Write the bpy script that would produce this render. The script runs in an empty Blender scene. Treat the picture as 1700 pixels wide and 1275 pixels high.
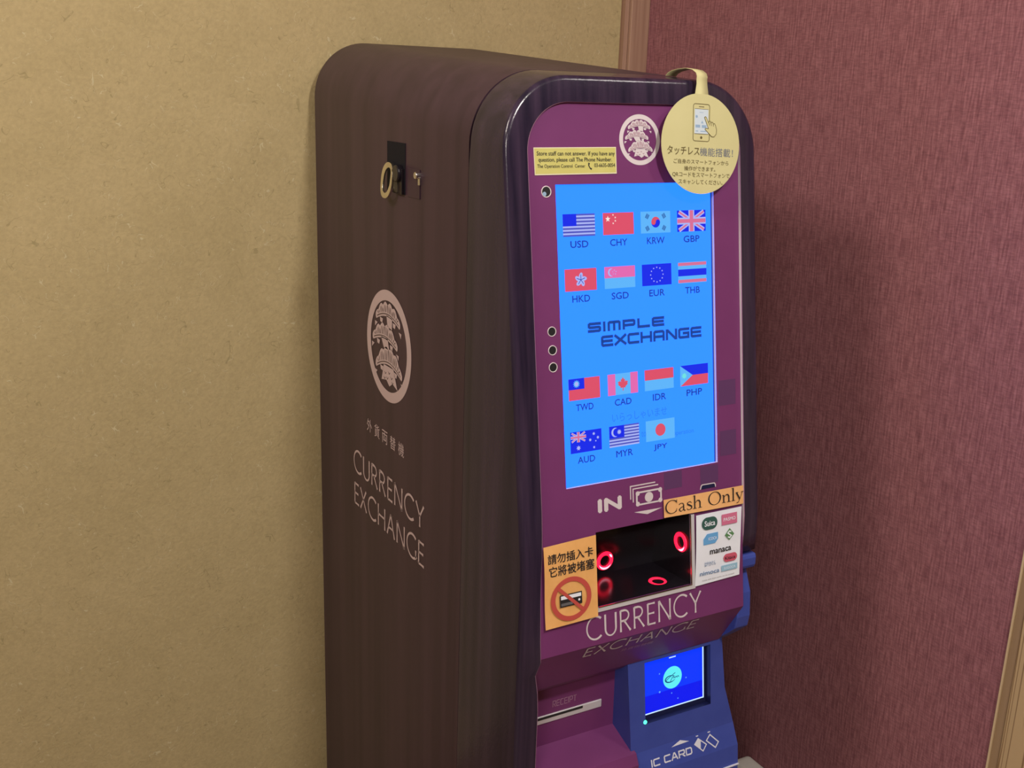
import bpy, bmesh, math, random
from mathutils import Vector, Matrix

# ------------------------------------------------------------------ camera, light, exposure
SC = bpy.context.scene
COL = SC.collection
Z0 = 1.48                                    # height of the big screen's top edge above the floor
R3 = ((0.873705399299752, -0.4854280401995218, 0.03159894021185548),
      (-0.10446631922252035, -0.2506740053923655, -0.9624184802717822),
      (0.4751059496391931, 0.8375691976240529, -0.26972611258245055))
cam_d = bpy.data.cameras.new('camera')
cam = bpy.data.objects.new('camera', cam_d)
COL.objects.link(cam)
cam_d.sensor_fit = 'HORIZONTAL'
cam_d.sensor_width = 36.0
cam_d.lens = 36.0 * 1745.27 / 1700.0
cam_d.clip_start = 0.02
mw = Matrix(((R3[0][0], -R3[1][0], -R3[2][0], -0.754275),
             (R3[0][1], -R3[1][1], -R3[2][1], -1.227261),
             (R3[0][2], -R3[1][2], -R3[2][2], 0.121864 + Z0),
             (0, 0, 0, 1)))
cam.matrix_world = mw
SC.camera = cam

SC.view_settings.view_transform = 'Standard'
SC.view_settings.look = 'None'
SC.view_settings.exposure = 0.0
SC.view_settings.gamma = 1.0
SC.view_settings.use_curve_mapping = False
world = bpy.data.worlds.new('world')
SC.world = world
world.use_nodes = True
world.node_tree.nodes['Background'].inputs[0].default_value = (1.0, 0.93, 0.88, 1)
world.node_tree.nodes['Background'].inputs[1].default_value = 0.045

def area(name, loc, aim, size, power, col):
    d = bpy.data.lights.new(name, 'AREA')
    d.shape = 'DISK'
    d.size = size
    d.energy = power
    d.color = col
    o = bpy.data.objects.new(name, d)
    COL.objects.link(o)
    o.location = loc
    o.rotation_euler = (Vector(aim) - Vector(loc)).to_track_quat('-Z', 'Y').to_euler()
    return o

area('ceiling_lamp_left', (-1.50, -0.22, 2.66), (0.0, -0.25, 0.9), 0.5, 21, (1.0, 0.885, 0.78))
area('ceiling_lamp_front', (0.01, -1.5, 2.68), (0.0, 0.1, 0.9), 0.18, 24, (1.0, 0.93, 0.86))
area('fill_lamp_rear', (-2.2, -2.4, 2.68), (-1.4, -1.2, 0.0), 0.9, 62, (1.0, 0.905, 0.83))  # unseen fill lamp, added to lift the walls
area('ceiling_lamp_right', (1.10, -1.02, 2.68), (0.3, -0.1, 1.3), 0.34, 7, (1.0, 0.93, 0.88))

# ------------------------------------------------------------------ materials
def lin(c):
    return tuple((x / 255 / 12.92 if x / 255 <= 0.04045 else ((x / 255 + 0.055) / 1.055) ** 2.4) for x in c)

MATS = {}
def mat(name, rgb, rough=0.5, metal=0.0, emit=None, spec=0.5, coat=0.0):
    m = bpy.data.materials.new(name)
    m.use_nodes = True
    b = m.node_tree.nodes['Principled BSDF']
    b.inputs['Base Color'].default_value = (*rgb, 1)
    b.inputs['Roughness'].default_value = rough
    b.inputs['Metallic'].default_value = metal
    b.inputs['Specular IOR Level'].default_value = spec
    b.inputs['Coat Weight'].default_value = coat
    b.inputs['Coat Roughness'].default_value = 0.12
    if emit:
        b.inputs['Emission Color'].default_value = (*emit[0], 1)
        b.inputs['Emission Strength'].default_value = emit[1]
    MATS[name] = m
    return m

def nd(m, kind, **kw):
    n = m.node_tree.nodes.new(kind)
    for k, v in kw.items():
        setattr(n, k, v)
    return n

def noisy(m, c1, c2, scale, stretch=(1, 1, 1), detail=4.0, bump=0.0, bscale=None, bdist=0.002, lo=0.3, hi=0.7, rough=None):
    """base colour mixed between two close tones by a stretched noise; optional bump from a second noise"""
    nt = m.node_tree
    b = nt.nodes['Principled BSDF']
    tc = nd(m, 'ShaderNodeTexCoord')
    mp = nd(m, 'ShaderNodeMapping')
    mp.inputs['Scale'].default_value = stretch
    nt.links.new(tc.outputs['Object'], mp.inputs['Vector'])
    no = nd(m, 'ShaderNodeTexNoise')
    no.inputs['Scale'].default_value = scale
    no.inputs['Detail'].default_value = detail
    nt.links.new(mp.outputs[0], no.inputs['Vector'])
    rp = nd(m, 'ShaderNodeValToRGB')
    rp.color_ramp.elements[0].position = lo
    rp.color_ramp.elements[1].position = hi
    rp.color_ramp.elements[0].color = (*c1, 1)
    rp.color_ramp.elements[1].color = (*c2, 1)
    nt.links.new(no.outputs['Fac'], rp.inputs[0])
    nt.links.new(rp.outputs[0], b.inputs['Base Color'])
    if bump:
        bn = nd(m, 'ShaderNodeTexNoise')
        bn.inputs['Scale'].default_value = bscale or scale
        bn.inputs['Detail'].default_value = 5
        nt.links.new((mp if bscale is None else tc).outputs[0 if bscale is None else 'Object'], bn.inputs['Vector'])
        bp = nd(m, 'ShaderNodeBump')
        bp.inputs['Strength'].default_value = bump
        bp.inputs['Distance'].default_value = bdist
        nt.links.new(bn.outputs['Fac'], bp.inputs['Height'])
        nt.links.new(bp.outputs[0], b.inputs['Normal'])
    return rp, tc, mp

# yellow plaster with straw flecks
m = mat('yellow_plaster', (0.55, 0.42, 0.21), 0.9, spec=0.2)
rp, tc, mp = noisy(m, (0.450, 0.362, 0.19), (0.490, 0.395, 0.213), 9.0, detail=6, bump=0.0)
nt = m.node_tree
def flecks(seed, scale, width, keep):
    mp2 = nd(m, 'ShaderNodeMapping')
    mp2.inputs['Location'].default_value = (seed, seed * 1.7, seed * 0.6)
    nt.links.new(tc.outputs['Object'], mp2.inputs['Vector'])
    n1 = nd(m, 'ShaderNodeTexNoise'); n1.inputs['Scale'].default_value = scale; n1.inputs['Detail'].default_value = 1.0
    n1.inputs['Distortion'].default_value = 1.2
    nt.links.new(mp2.outputs[0], n1.inputs['Vector'])
    s = nd(m, 'ShaderNodeMath', operation='SUBTRACT'); s.inputs[1].default_value = 0.5
    nt.links.new(n1.outputs['Fac'], s.inputs[0])
    a = nd(m, 'ShaderNodeMath', operation='ABSOLUTE'); nt.links.new(s.outputs[0], a.inputs[0])
    l = nd(m, 'ShaderNodeMath', operation='LESS_THAN'); l.inputs[1].default_value = width
    nt.links.new(a.outputs[0], l.inputs[0])
    n2 = nd(m, 'ShaderNodeTexNoise'); n2.inputs['Scale'].default_value = scale * 1.6; n2.inputs['Detail'].default_value = 0
    nt.links.new(mp2.outputs[0], n2.inputs['Vector'])
    g = nd(m, 'ShaderNodeMath', operation='GREATER_THAN'); g.inputs[1].default_value = keep
    nt.links.new(n2.outputs['Fac'], g.inputs[0])
    k = nd(m, 'ShaderNodeMath', operation='MULTIPLY')
    nt.links.new(l.outputs[0], k.inputs[0]); nt.links.new(g.outputs[0], k.inputs[1])
    return k
fd = flecks(3.1, 30, 0.0065, 0.60)
fl = flecks(11.3, 34, 0.0065, 0.61)
prev = rp.outputs[0]
for f, colr, am in ((fd, (0.30, 0.25, 0.12), 0.55), (fl, (0.60, 0.54, 0.34), 0.7)):
    mx = nd(m, 'ShaderNodeMixRGB')
    mx.inputs[2].default_value = (*colr, 1)
    k = nd(m, 'ShaderNodeMath', operation='MULTIPLY'); k.inputs[1].default_value = am
    nt.links.new(f.outputs[0], k.inputs[0])
    nt.links.new(k.outputs[0], mx.inputs[0]); nt.links.new(prev, mx.inputs[1])
    prev = mx.outputs[0]
gn = nd(m, 'ShaderNodeTexNoise'); gn.inputs['Scale'].default_value = 150; gn.inputs['Detail'].default_value = 3
nt.links.new(tc.outputs['Object'], gn.inputs['Vector'])
gr = nd(m, 'ShaderNodeValToRGB')
gr.color_ramp.elements[0].position = 0.3; gr.color_ramp.elements[0].color = (0.93, 0.93, 0.93, 1)
gr.color_ramp.elements[1].position = 0.7; gr.color_ramp.elements[1].color = (1.05, 1.05, 1.05, 1)
nt.links.new(gn.outputs['Fac'], gr.inputs[0])
gm = nd(m, 'ShaderNodeMixRGB', blend_type='MULTIPLY'); gm.inputs[0].default_value = 1
nt.links.new(prev, gm.inputs[1]); nt.links.new(gr.outputs[0], gm.inputs[2])
nt.links.new(gm.outputs[0], nt.nodes['Principled BSDF'].inputs['Base Color'])
bn = nd(m, 'ShaderNodeTexNoise'); bn.inputs['Scale'].default_value = 210; bn.inputs['Detail'].default_value = 4
nt.links.new(tc.outputs['Object'], bn.inputs['Vector'])
ad = nd(m, 'ShaderNodeMath', operation='SUBTRACT'); nt.links.new(bn.outputs['Fac'], ad.inputs[0]); nt.links.new(fd.outputs[0], ad.inputs[1])
ad2 = nd(m, 'ShaderNodeMath', operation='ADD'); nt.links.new(ad.outputs[0], ad2.inputs[0]); nt.links.new(fl.outputs[0], ad2.inputs[1])
bp = nd(m, 'ShaderNodeBump'); bp.inputs['Strength'].default_value = 0.45; bp.inputs['Distance'].default_value = 0.0018
nt.links.new(ad2.outputs[0], bp.inputs['Height']); nt.links.new(bp.outputs[0], nt.nodes['Principled BSDF'].inputs['Normal'])

# red woven wall fabric: vertical slubs crossed by a fine weave
m = mat('red_fabric', (0.30, 0.11, 0.11), 0.85, spec=0.25)
rp, tc, mp = noisy(m, (0.225, 0.084, 0.100), (0.385, 0.165, 0.185), 1.0, (300, 300, 26), detail=3, bump=0.25, bdist=0.0008, lo=0.32, hi=0.70)
nt = m.node_tree
mp2 = nd(m, 'ShaderNodeMapping'); mp2.inputs['Scale'].default_value = (90, 90, 520)
nt.links.new(tc.outputs['Object'], mp2.inputs['Vector'])
n2 = nd(m, 'ShaderNodeTexNoise'); n2.inputs['Scale'].default_value = 1.0; n2.inputs['Detail'].default_value = 2
nt.links.new(mp2.outputs[0], n2.inputs['Vector'])
r2 = nd(m, 'ShaderNodeValToRGB')
r2.color_ramp.elements[0].position = 0.3; r2.color_ramp.elements[0].color = (0.8, 0.8, 0.8, 1)
r2.color_ramp.elements[1].position = 0.7; r2.color_ramp.elements[1].color = (1.12, 1.12, 1.12, 1)
nt.links.new(n2.outputs['Fac'], r2.inputs[0])
mu = nd(m, 'ShaderNodeMixRGB', blend_type='MULTIPLY'); mu.inputs[0].default_value = 1
nt.links.new(rp.outputs[0], mu.inputs[1]); nt.links.new(r2.outputs[0], mu.inputs[2])
nt.links.new(mu.outputs[0], nt.nodes['Principled BSDF'].inputs['Base Color'])

m = mat('dark_wood', (0.09, 0.05, 0.047), 0.44, spec=0.35)
noisy(m, (0.035, 0.0178, 0.029), (0.065, 0.0335, 0.053), 1.0, (34, 34, 0.9), detail=6, lo=0.25, hi=0.75)
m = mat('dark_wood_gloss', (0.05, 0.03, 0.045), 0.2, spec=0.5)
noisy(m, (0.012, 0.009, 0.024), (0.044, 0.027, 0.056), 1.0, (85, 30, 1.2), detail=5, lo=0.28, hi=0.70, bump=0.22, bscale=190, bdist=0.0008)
m = mat('magenta_panel', (0.30, 0.055, 0.15), 0.38, spec=0.4)
noisy(m, (0.162, 0.036, 0.138), (0.178, 0.040, 0.152), 14.0)
m = mat('panel_square', (0.11, 0.042, 0.13), 0.38, spec=0.4)
m = mat('blue_plastic', (0.065, 0.095, 0.36), 0.4, spec=0.4)
noisy(m, (0.046, 0.074, 0.36), (0.054, 0.085, 0.39), 30.0, bump=0.05, bscale=500, bdist=0.0004)
m = mat('navy_plastic', (0.010, 0.013, 0.06), 0.4)
m = mat('post_wood', (0.38, 0.19, 0.11), 0.6, spec=0.3)
noisy(m, (0.29, 0.165, 0.115), (0.44, 0.28, 0.20), 1.0, (85, 85, 1.6), detail=3, lo=0.3, hi=0.72)
m = mat('pine_wood', (0.52, 0.37, 0.20), 0.55, spec=0.3)
rp, tc, mp = noisy(m, (0.50, 0.36, 0.195), (0.56, 0.41, 0.225), 1.0, (48, 48, 1.3), detail=1.0, lo=0.30, hi=0.72)
for pos, c in ((0.42, (0.53, 0.385, 0.21)), (0.45, (0.20, 0.11, 0.05)), (0.48, (0.53, 0.385, 0.21)), (0.54, (0.54, 0.39, 0.21)), (0.565, (0.22, 0.12, 0.055)), (0.59, (0.54, 0.39, 0.21))):
    e = rp.color_ramp.elements.new(pos); e.color = (*c, 1)
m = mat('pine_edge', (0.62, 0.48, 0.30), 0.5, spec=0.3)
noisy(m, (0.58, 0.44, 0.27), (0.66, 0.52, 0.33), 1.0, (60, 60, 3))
m = mat('pine_brown', (0.30, 0.19, 0.10), 0.6, spec=0.3)
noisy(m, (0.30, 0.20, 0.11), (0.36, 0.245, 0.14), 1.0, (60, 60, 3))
m = mat('floor_boards', (0.22, 0.13, 0.07), 0.5)
noisy(m, (0.17, 0.10, 0.055), (0.27, 0.17, 0.09), 1.0, (3, 40, 3))
m = mat('ceiling_white', (0.75, 0.72, 0.66), 0.9)
noisy(m, (0.73, 0.70, 0.64), (0.77, 0.74, 0.68), 20)
m = mat('white_plastic', (0.62, 0.60, 0.56), 0.4)
noisy(m, (0.60, 0.58, 0.54), (0.64, 0.62, 0.58), 25)
mat('black_gap', (0.006, 0.006, 0.008), 0.6)
mat('black_plastic', (0.010, 0.010, 0.016), 0.75, spec=0.2)
m = mat('black_gloss', (0.010, 0.008, 0.012), 0.16)
m = mat('chrome', (0.72, 0.70, 0.70), 0.22, 1.0)
m = mat('nickel', (0.84, 0.80, 0.68), 0.22, 1.0)
m = mat('steel_satin', (0.72, 0.70, 0.74), 0.35, 0.25)
mat('slot_dark', (0.02, 0.02, 0.02), 0.6)
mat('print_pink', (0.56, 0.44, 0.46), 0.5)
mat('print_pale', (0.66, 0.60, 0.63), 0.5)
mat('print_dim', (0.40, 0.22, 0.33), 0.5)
mat('print_white', (0.74, 0.76, 0.86), 0.5)
mat('crest_wood_line', (0.085, 0.05, 0.05), 0.5)
mat('crest_panel_line', (0.25, 0.05, 0.13), 0.5)
m = mat('orange_paper', (0.80, 0.42, 0.14), 0.7, spec=0.3)
noisy(m, (0.78, 0.40, 0.13), (0.83, 0.45, 0.16), 60)
m = mat('peach_paper', (0.82, 0.45, 0.18), 0.7, spec=0.3)
noisy(m, (0.80, 0.43, 0.17), (0.84, 0.47, 0.20), 60)
m = mat('yellow_label', (0.72, 0.66, 0.17), 0.3)
noisy(m, (0.58, 0.545, 0.17), (0.62, 0.58, 0.20), 40, bump=0.12, bscale=30, bdist=0.002)
mat('label_edge', (0.80, 0.74, 0.55), 0.3)
m = mat('tag_card', (0.72, 0.61, 0.24), 0.6, spec=0.3)
noisy(m, (0.58, 0.545, 0.275), (0.61, 0.575, 0.30), 18)
m = mat('white_paper', (0.70, 0.71, 0.75), 0.6, spec=0.3)
noisy(m, (0.80, 0.84, 0.93), (0.83, 0.87, 0.96), 50)
mat('ink_black', (0.015, 0.014, 0.016), 0.6)
mat('ink_grey', (0.12, 0.12, 0.13), 0.6)
mat('ink_brown', (0.12, 0.09, 0.025), 0.6)
mat('ink_slate', (0.16, 0.18, 0.22), 0.6)
mat('ink_red', (0.52, 0.075, 0.06), 0.6)
mat('ink_green', (0.03, 0.10, 0.085), 0.6)
mat('ink_leaf', (0.10, 0.25, 0.10), 0.6)
mat('ink_rose', (0.62, 0.16, 0.29), 0.6)
mat('ink_crimson', (0.58, 0.10, 0.16), 0.6)
mat('ink_sky', (0.13, 0.38, 0.72), 0.6)
mat('ink_pale_blue', (0.30, 0.52, 0.68), 0.6)
mat('ink_mid_blue', (0.13, 0.24, 0.42), 0.6)
mat('phone_screen', (0.58, 0.68, 0.76), 0.5)
mat('phone_button', (0.28, 0.42, 0.60), 0.5)

def glow(name, rgb255, strength=1.0, rough=0.25):
    m = mat(name, (0.01, 0.01, 0.012), rough, emit=(lin(rgb255), strength), spec=0.3)
    return m
m = glow('scr_blue', (46, 150, 255))
m.node_tree.nodes['Principled BSDF'].inputs['Emission Color'].default_value = (0.027, 0.305, 3.0, 1)
glow('scr_pale', (92, 180, 250))
glow('scr_white', (170, 180, 244))
glow('scr_red', (220, 78, 104))
glow('scr_pink', (226, 104, 176))
glow('scr_rose', (216, 110, 150))
glow('scr_navy', (8, 38, 232))
glow('scr_deep', (14, 60, 170))
glow('scr_text', (18, 66, 150))
glow('scr_ghost', (36, 128, 226))
glow('scr_star', (250, 232, 224))
glow('scr_green', (110, 225, 225))
glow('scr_stripe', (78, 84, 190))
glow('tab_blue', (0, 52, 255), 1.1)
glow('tab_deep', (0, 22, 240), 1.0)
glow('tab_disc', (98, 240, 246), 1.0)
glow('tab_dot', (90, 150, 255), 1.0)
glow('tab_ink', (10, 70, 130), 1.0)
glow('tab_white', (190, 220, 255), 1.2)
glow('ring_red', (255, 20, 52), 3.0)
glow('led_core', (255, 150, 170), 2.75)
glow('led_green', (80, 255, 190), 2.2)

# ------------------------------------------------------------------ mesh building
class MB:
    def __init__(s):
        s.v, s.f, s.m, s.sm = [], [], [], []
    def add(s, pts, faces, mt, smooth=False):
        b = len(s.v)
        s.v += [tuple(p) for p in pts]
        for f in faces:
            s.f.append([b + i for i in f]); s.m.append(mt); s.sm.append(smooth)
    def poly(s, pts, mt, smooth=False):
        s.add(pts, [list(range(len(pts)))], mt, smooth)
    def box(s, lo, hi, mt, fr=None):
        p = [(x, y, z) for x in (lo[0], hi[0]) for y in (lo[1], hi[1]) for z in (lo[2], hi[2])]
        if fr: p = [fr(*q) for q in p]
        s.add(p, [(0, 1, 3, 2), (4, 6, 7, 5), (0, 4, 5, 1), (2, 3, 7, 6), (0, 2, 6, 4), (1, 5, 7, 3)], mt)
    def loft(s, rings, mt, closed=True, caps=(False, False), smooth=True, capmat=None):
        n = len(rings[0]); pts = [p for r in rings for p in r]; fs = []
        for k in range(len(rings) - 1):
            for i in range(n if closed else n - 1):
                j = (i + 1) % n
                fs.append((k * n + i, k * n + j, (k + 1) * n + j, (k + 1) * n + i))
        s.add(pts, fs, mt, smooth)
        if caps[0]: s.poly(rings[0], capmat or mt)
        if caps[1]: s.poly(rings[-1], capmat or mt)
    def prism(s, pts2, h0, h1, fr, mt):
        a = [fr(u, v, h0) for u, v in pts2]; b = [fr(u, v, h1) for u, v in pts2]
        s.loft([a, b], mt, True, (True, True), smooth=False)
    def build(s, name, parent=None, label=None, bevel=0.0, weld=False, auto=None):
        me = bpy.data.meshes.new(name)
        off = Vector((0, 0, 0))
        q = parent
        while q is not None:
            off += q.location; q = q.parent
        org = Vector((0, 0, 0))
        if parent is None and s.v:
            xs = [p[0] for p in s.v]; ys = [p[1] for p in s.v]; zs = [p[2] for p in s.v]
            org = Vector(((min(xs) + max(xs)) / 2, (min(ys) + max(ys)) / 2, min(zs)))
        base = off + org
        me.from_pydata([(p[0] - base.x, p[1] - base.y, p[2] - base.z) for p in s.v], [], s.f)
        names = []
        for k in s.m:
            if k not in names: names.append(k)
        for k in names: me.materials.append(MATS[k])
        for p, k, sm in zip(me.polygons, s.m, s.sm):
            p.material_index = names.index(k); p.use_smooth = sm
        if weld:
            bm = bmesh.new(); bm.from_mesh(me)
            bmesh.ops.remove_doubles(bm, verts=bm.verts, dist=0.00005)
            bmesh.ops.recalc_face_normals(bm, faces=bm.faces)
            bm.to_mesh(me); bm.free()
        o = bpy.data.objects.new(name, me)
        COL.objects.link(o)
        o.parent = parent
        o.location = org
        if bevel:
            bv = o.modifiers.new('bevel', 'BEVEL'); bv.width = bevel; bv.segments = 3; bv.limit_method = 'ANGLE'
            bv.angle_limit = math.radians(35)
        if label: o['label'] = label
        return o

def empty(name, loc):
    o = bpy.data.objects.new(name, None)
    o.empty_display_size = 0.1
    COL.objects.link(o); o.location = loc
    return o

def tag(o, label, cat, group=None):
    o['label'] = label; o['category'] = cat
    if group: o['group'] = group
    return o

def struct(name, mb, **kw):
    o = mb.build(name, **kw); o['kind'] = 'structure'
    return o

# ------------------------------------------------------------------ printed artwork: flat shapes laid on a surface
def arc(cx, cy, rx, ry, a0, a1, n=24):
    return [(cx + rx * math.cos(math.radians(a0 + (a1 - a0) * i / n)), cy + ry * math.sin(math.radians(a0 + (a1 - a0) * i / n))) for i in range(n + 1)]

def offset_line(pts, widths, closed=False):
    """left and right borders of a stroke with mitred joins"""
    n = len(pts); L, R = [], []
    for i, (x, y) in enumerate(pts):
        a = pts[(i - 1) % n] if (i > 0 or closed) else None
        b = pts[(i + 1) % n] if (i < n - 1 or closed) else None
        def nrm(p, q):
            dx, dy = q[0] - p[0], q[1] - p[1]; d = math.hypot(dx, dy) or 1e-9
            return (-dy / d, dx / d)
        if a is None: nx, ny = nrm((x, y), b); k = 1
        elif b is None: nx, ny = nrm(a, (x, y)); k = 1
        else:
            n1, n2 = nrm(a, (x, y)), nrm((x, y), b)
            nx, ny = n1[0] + n2[0], n1[1] + n2[1]; d = math.hypot(nx, ny) or 1e-9
            nx, ny = nx / d, ny / d
            k = 1 / max(0.45, nx * n1[0] + ny * n1[1])
        w = widths[i] / 2 * k
        L.append((x + nx * w, y + ny * w)); R.append((x - nx * w, y - ny * w))
    return L, R

TEXT_CACHE = {}
def text_polys(body, bold=0.0):
    key = (body, bold)
    if key not in TEXT_CACHE:
        cu = bpy.data.curves.new('lettering', 'FONT')
        cu.body = body; cu.fill_mode = 'FRONT'; cu.offset = bold; cu.resolution_u = 3
        o = bpy.data.objects.new('lettering', cu)
        me = bpy.data.meshes.new_from_object(o)
        vs = [(v.co.x, v.co.y) for v in me.vertices]; fs = [list(p.vertices) for p in me.polygons]
        bpy.data.objects.remove(o); bpy.data.curves.remove(cu); bpy.data.meshes.remove(me)
        TEXT_CACHE[key] = (vs, fs)
    return TEXT_CACHE[key]

class Ink(MB):
    """shapes in a surface's own (u right, v down, h outward) frame"""
    def __init__(s, fr, h=0.0004, mb=None):
        super().__init__(); s.fr = fr; s.h = h
        if mb is not None: s.v, s.f, s.m, s.sm = mb.v, mb.f, mb.m, mb.sm
    def P(s, pts, mt, h=0.0):
        s.poly([s.fr(u, v, s.h + h) for u, v in pts], mt)
    def rect(s, u0, v0, u1, v1, mt, h=0.0):
        s.P([(u0, v0), (u1, v0), (u1, v1), (u0, v1)], mt, h)
    def disc(s, cu, cv, r, mt, h=0.0, ry=None, n=36):
        s.P(arc(cu, cv, r, ry or r, 0, 360 - 360 / n, n - 1), mt, h)
    def ring(s, cu, cv, r0, r1, mt, h=0.0, k=1.0, n=48):
        a = arc(cu, cv, r0, r0 * k, 0, 360, n); b = arc(cu, cv, r1, r1 * k, 0, 360, n)
        for i in range(n): s.P([a[i], a[i + 1], b[i + 1], b[i]], mt, h)
    def stroke(s, pts, w, mt, h=0.0, closed=False):
        ws = [w] * len(pts) if not isinstance(w, (list, tuple)) else w
        keep = [k for k in range(len(pts)) if k == 0 or math.hypot(pts[k][0] - pts[k - 1][0], pts[k][1] - pts[k - 1][1]) > 1e-6]
        pts = [pts[k] for k in keep]; ws = [ws[k] for k in keep]
        L, R = offset_line(pts, ws, closed); n = len(pts)
        for i in range(n if closed else n - 1):
            j = (i + 1) % n
            s.P([L[i], L[j], R[j], R[i]], mt, h)
    def text(s, body, box, mt, bold=0.0, h=0.0, rot=0.0, about=None, keep=False):
        vs, fs = text_polys(body)
        if not vs: return
        x0, x1 = min(p[0] for p in vs), max(p[0] for p in vs); y0, y1 = min(p[1] for p in vs), max(p[1] for p in vs)
        u0, v0, u1, v1 = box
        d = bold * (u1 - u0) / (x1 - x0)
        for k, (du, dv) in enumerate([(0, 0)] if d == 0 else [(0, 0), (-d, 0), (d, 0), (0, -d), (0, d)]):
            pts = []
            for x, y in vs:
                u = u0 + (x - x0) / (x1 - x0) * (u1 - u0) + du; v = v1 - (y - y0) / max(1e-6, y1 - y0) * (v1 - v0) + dv
                pts.append(s.fr(u, v, s.h + h + k * .000008))
            s.add(pts, fs, mt)
    def star(s, cu, cv, r, mt, h=0.0, n=5, k=0.42):
        pts = []
        for i in range(2 * n):
            a = math.pi * i / n - math.pi / 2; rr = r if i % 2 == 0 else r * k
            pts.append((cu + rr * math.cos(a), cv + rr * math.sin(a)))
        s.P(pts, mt, h)

# square technical capitals (x 0..1, y 0..1 up) and their advance widths
SQ = {
 'S': [[(1, 1), (.08, 1), (0, .9), (0, .6), (.08, .5), (.92, .5), (1, .4), (1, .1), (.92, 0), (0, 0)]],
 'I': [[(0, 0), (0, 1)]],
 'M': [[(0, 0), (0, .9), (.08, 1), (.92, 1), (1, .9), (1, 0)], [(.5, 1), (.5, 0)]],
 'P': [[(0, 0), (0, 1), (.92, 1), (1, .9), (1, .5), (.92, .4), (0, .4)]],
 'L': [[(0, 1), (0, 0), (1, 0)]],
 'E': [[(1, 1), (.08, 1), (0, .9), (0, .1), (.08, 0), (1, 0)], [(0, .5), (.95, .5)]],
 'X': [[(0, 0), (1, 1)], [(0, 1), (1, 0)]],
 'C': [[(1, 1), (.1, 1), (0, .88), (0, .12), (.1, 0), (1, 0)]],
 'H': [[(0, 0), (0, 1)], [(1, 0), (1, 1)], [(0, .5), (1, .5)]],
 'A': [[(0, 0), (0, .88), (.1, 1), (.9, 1), (1, .88), (1, 0)], [(0, .38), (1, .38)]],
 'a': [[(0, 0), (.42, 1), (.58, 1), (1, 0)], [(.2, .3), (.8, .3)]],
 'N': [[(0, 0), (0, 1), (.1, 1), (.9, 0), (1, 0), (1, 1)]],
 'G': [[(1, 1), (.1, 1), (0, .9), (0, .1), (.1, 0), (1, 0), (1, .5), (.5, .5)]],
 'R': [[(0, 0), (0, 1), (.9, 1), (1, .9), (1, .52), (.9, .42), (0, .42)], [(.5, .42), (1, 0)]],
 'D': [[(0, 0), (0, 1), (.82, 1), (1, .82), (1, .18), (.82, 0), (0, 0)]],
 'T': [[(0, 1), (1, 1)], [(.5, 1), (.5, 0)]],
}
def square_text(ink, body, box, w, mt, h=0.0, gap=0.42, slant=0.0):
    adv = {'I': 0.02, ' ': 0.25}
    tot = sum(adv.get(c, 1.0) for c in body) + gap * (len(body) - 1)
    u0, v0, u1, v1 = box
    sx = (u1 - u0 - w) / tot; x = 0.0
    for c in body:
        for ln in SQ.get(c, []):
            q = [(u0 + w / 2 + (x + px) * sx, v1 - w / 2 - py * (v1 - v0 - w)) for px, py in ln]
            for e0, e1 in ((0, 1), (-1, -2)):
                d = math.hypot(q[e0][0] - q[e1][0], q[e0][1] - q[e1][1])
                q[e0] = (q[e0][0] + (q[e0][0] - q[e1][0]) / d * w * .49, q[e0][1] + (q[e0][1] - q[e1][1]) / d * w * .49)
            ink.stroke(q, w, mt, h)
        x += adv.get(c, 1.0) + gap

# flared humanist capitals: (width, strokes); a stroke is a list of (x, y, weight)
def F(pts, a=1.25, m=0.85):
    n = len(pts)
    return [(x, y, a - (a - m) * math.sin(math.pi * i / max(1, n - 1))) for i, (x, y) in enumerate(pts)]
def ln(x0, y0, x1, y1, n=4):
    return F([(x0 + (x1 - x0) * i / n, y0 + (y1 - y0) * i / n) for i in range(n + 1)])
HU = {
 'C': (.80, [F(arc(.48, .5, .48, .52, 48, 312, 26))]),
 'U': (.68, [F([(.04, 1), (.04, .6)] + arc(.34, .32, .30, .33, 180, 360, 16) + [(.64, .6), (.64, 1)])]),
 'R': (.60, [ln(.04, 0, .04, 1), F([(.04, .98), (.25, .98)] + arc(.25, .74, .26, .24, 90, -90, 12) + [(.04, .5)]), ln(.24, .5, .60, -.01)]),
 'E': (.46, [ln(.04, 0, .04, 1), ln(.04, .98, .46, .98), ln(.04, .52, .42, .52), ln(.04, .02, .48, .02)]),
 'N': (.76, [ln(.05, 0, .05, 1), ln(.05, 1, .71, 0, 6), ln(.71, 0, .71, 1)]),
 'Y': (.66, [ln(0, 1, .33, .47), ln(.66, 1, .33, .47), ln(.33, .48, .33, 0)]),
 'X': (.64, [ln(0, 1, .64, 0, 6), ln(.60, 1, 0, 0, 6)]),
 'H': (.72, [ln(.04, 0, .04, 1), ln(.68, 0, .68, 1), ln(.04, .53, .68, .53)]),
 'A': (.70, [ln(0, 0, .35, 1), ln(.35, 1, .70, 0), ln(.14, .36, .56, .36)]),
 'G': (.80, [F(arc(.48, .5, .48, .52, 52, 322, 26)), ln(.78, .42, .78, .08)]),
}
def flared_text(ink, body, box, w, mt, h=0.0, gap=0.20):
    tot = sum(HU[c][0] for c in body) + gap * (len(body) - 1)
    u0, v0, u1, v1 = box; sx = (u1 - u0) / tot; x = 0.0
    for c in body:
        for stx in HU[c][1]:
            ink.stroke([(u0 + (x + p[0]) * sx, v1 - p[1] * (v1 - v0)) for p in stx], [w * p[2] for p in stx], mt, h)
        x += HU[c][0] + gap

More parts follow.
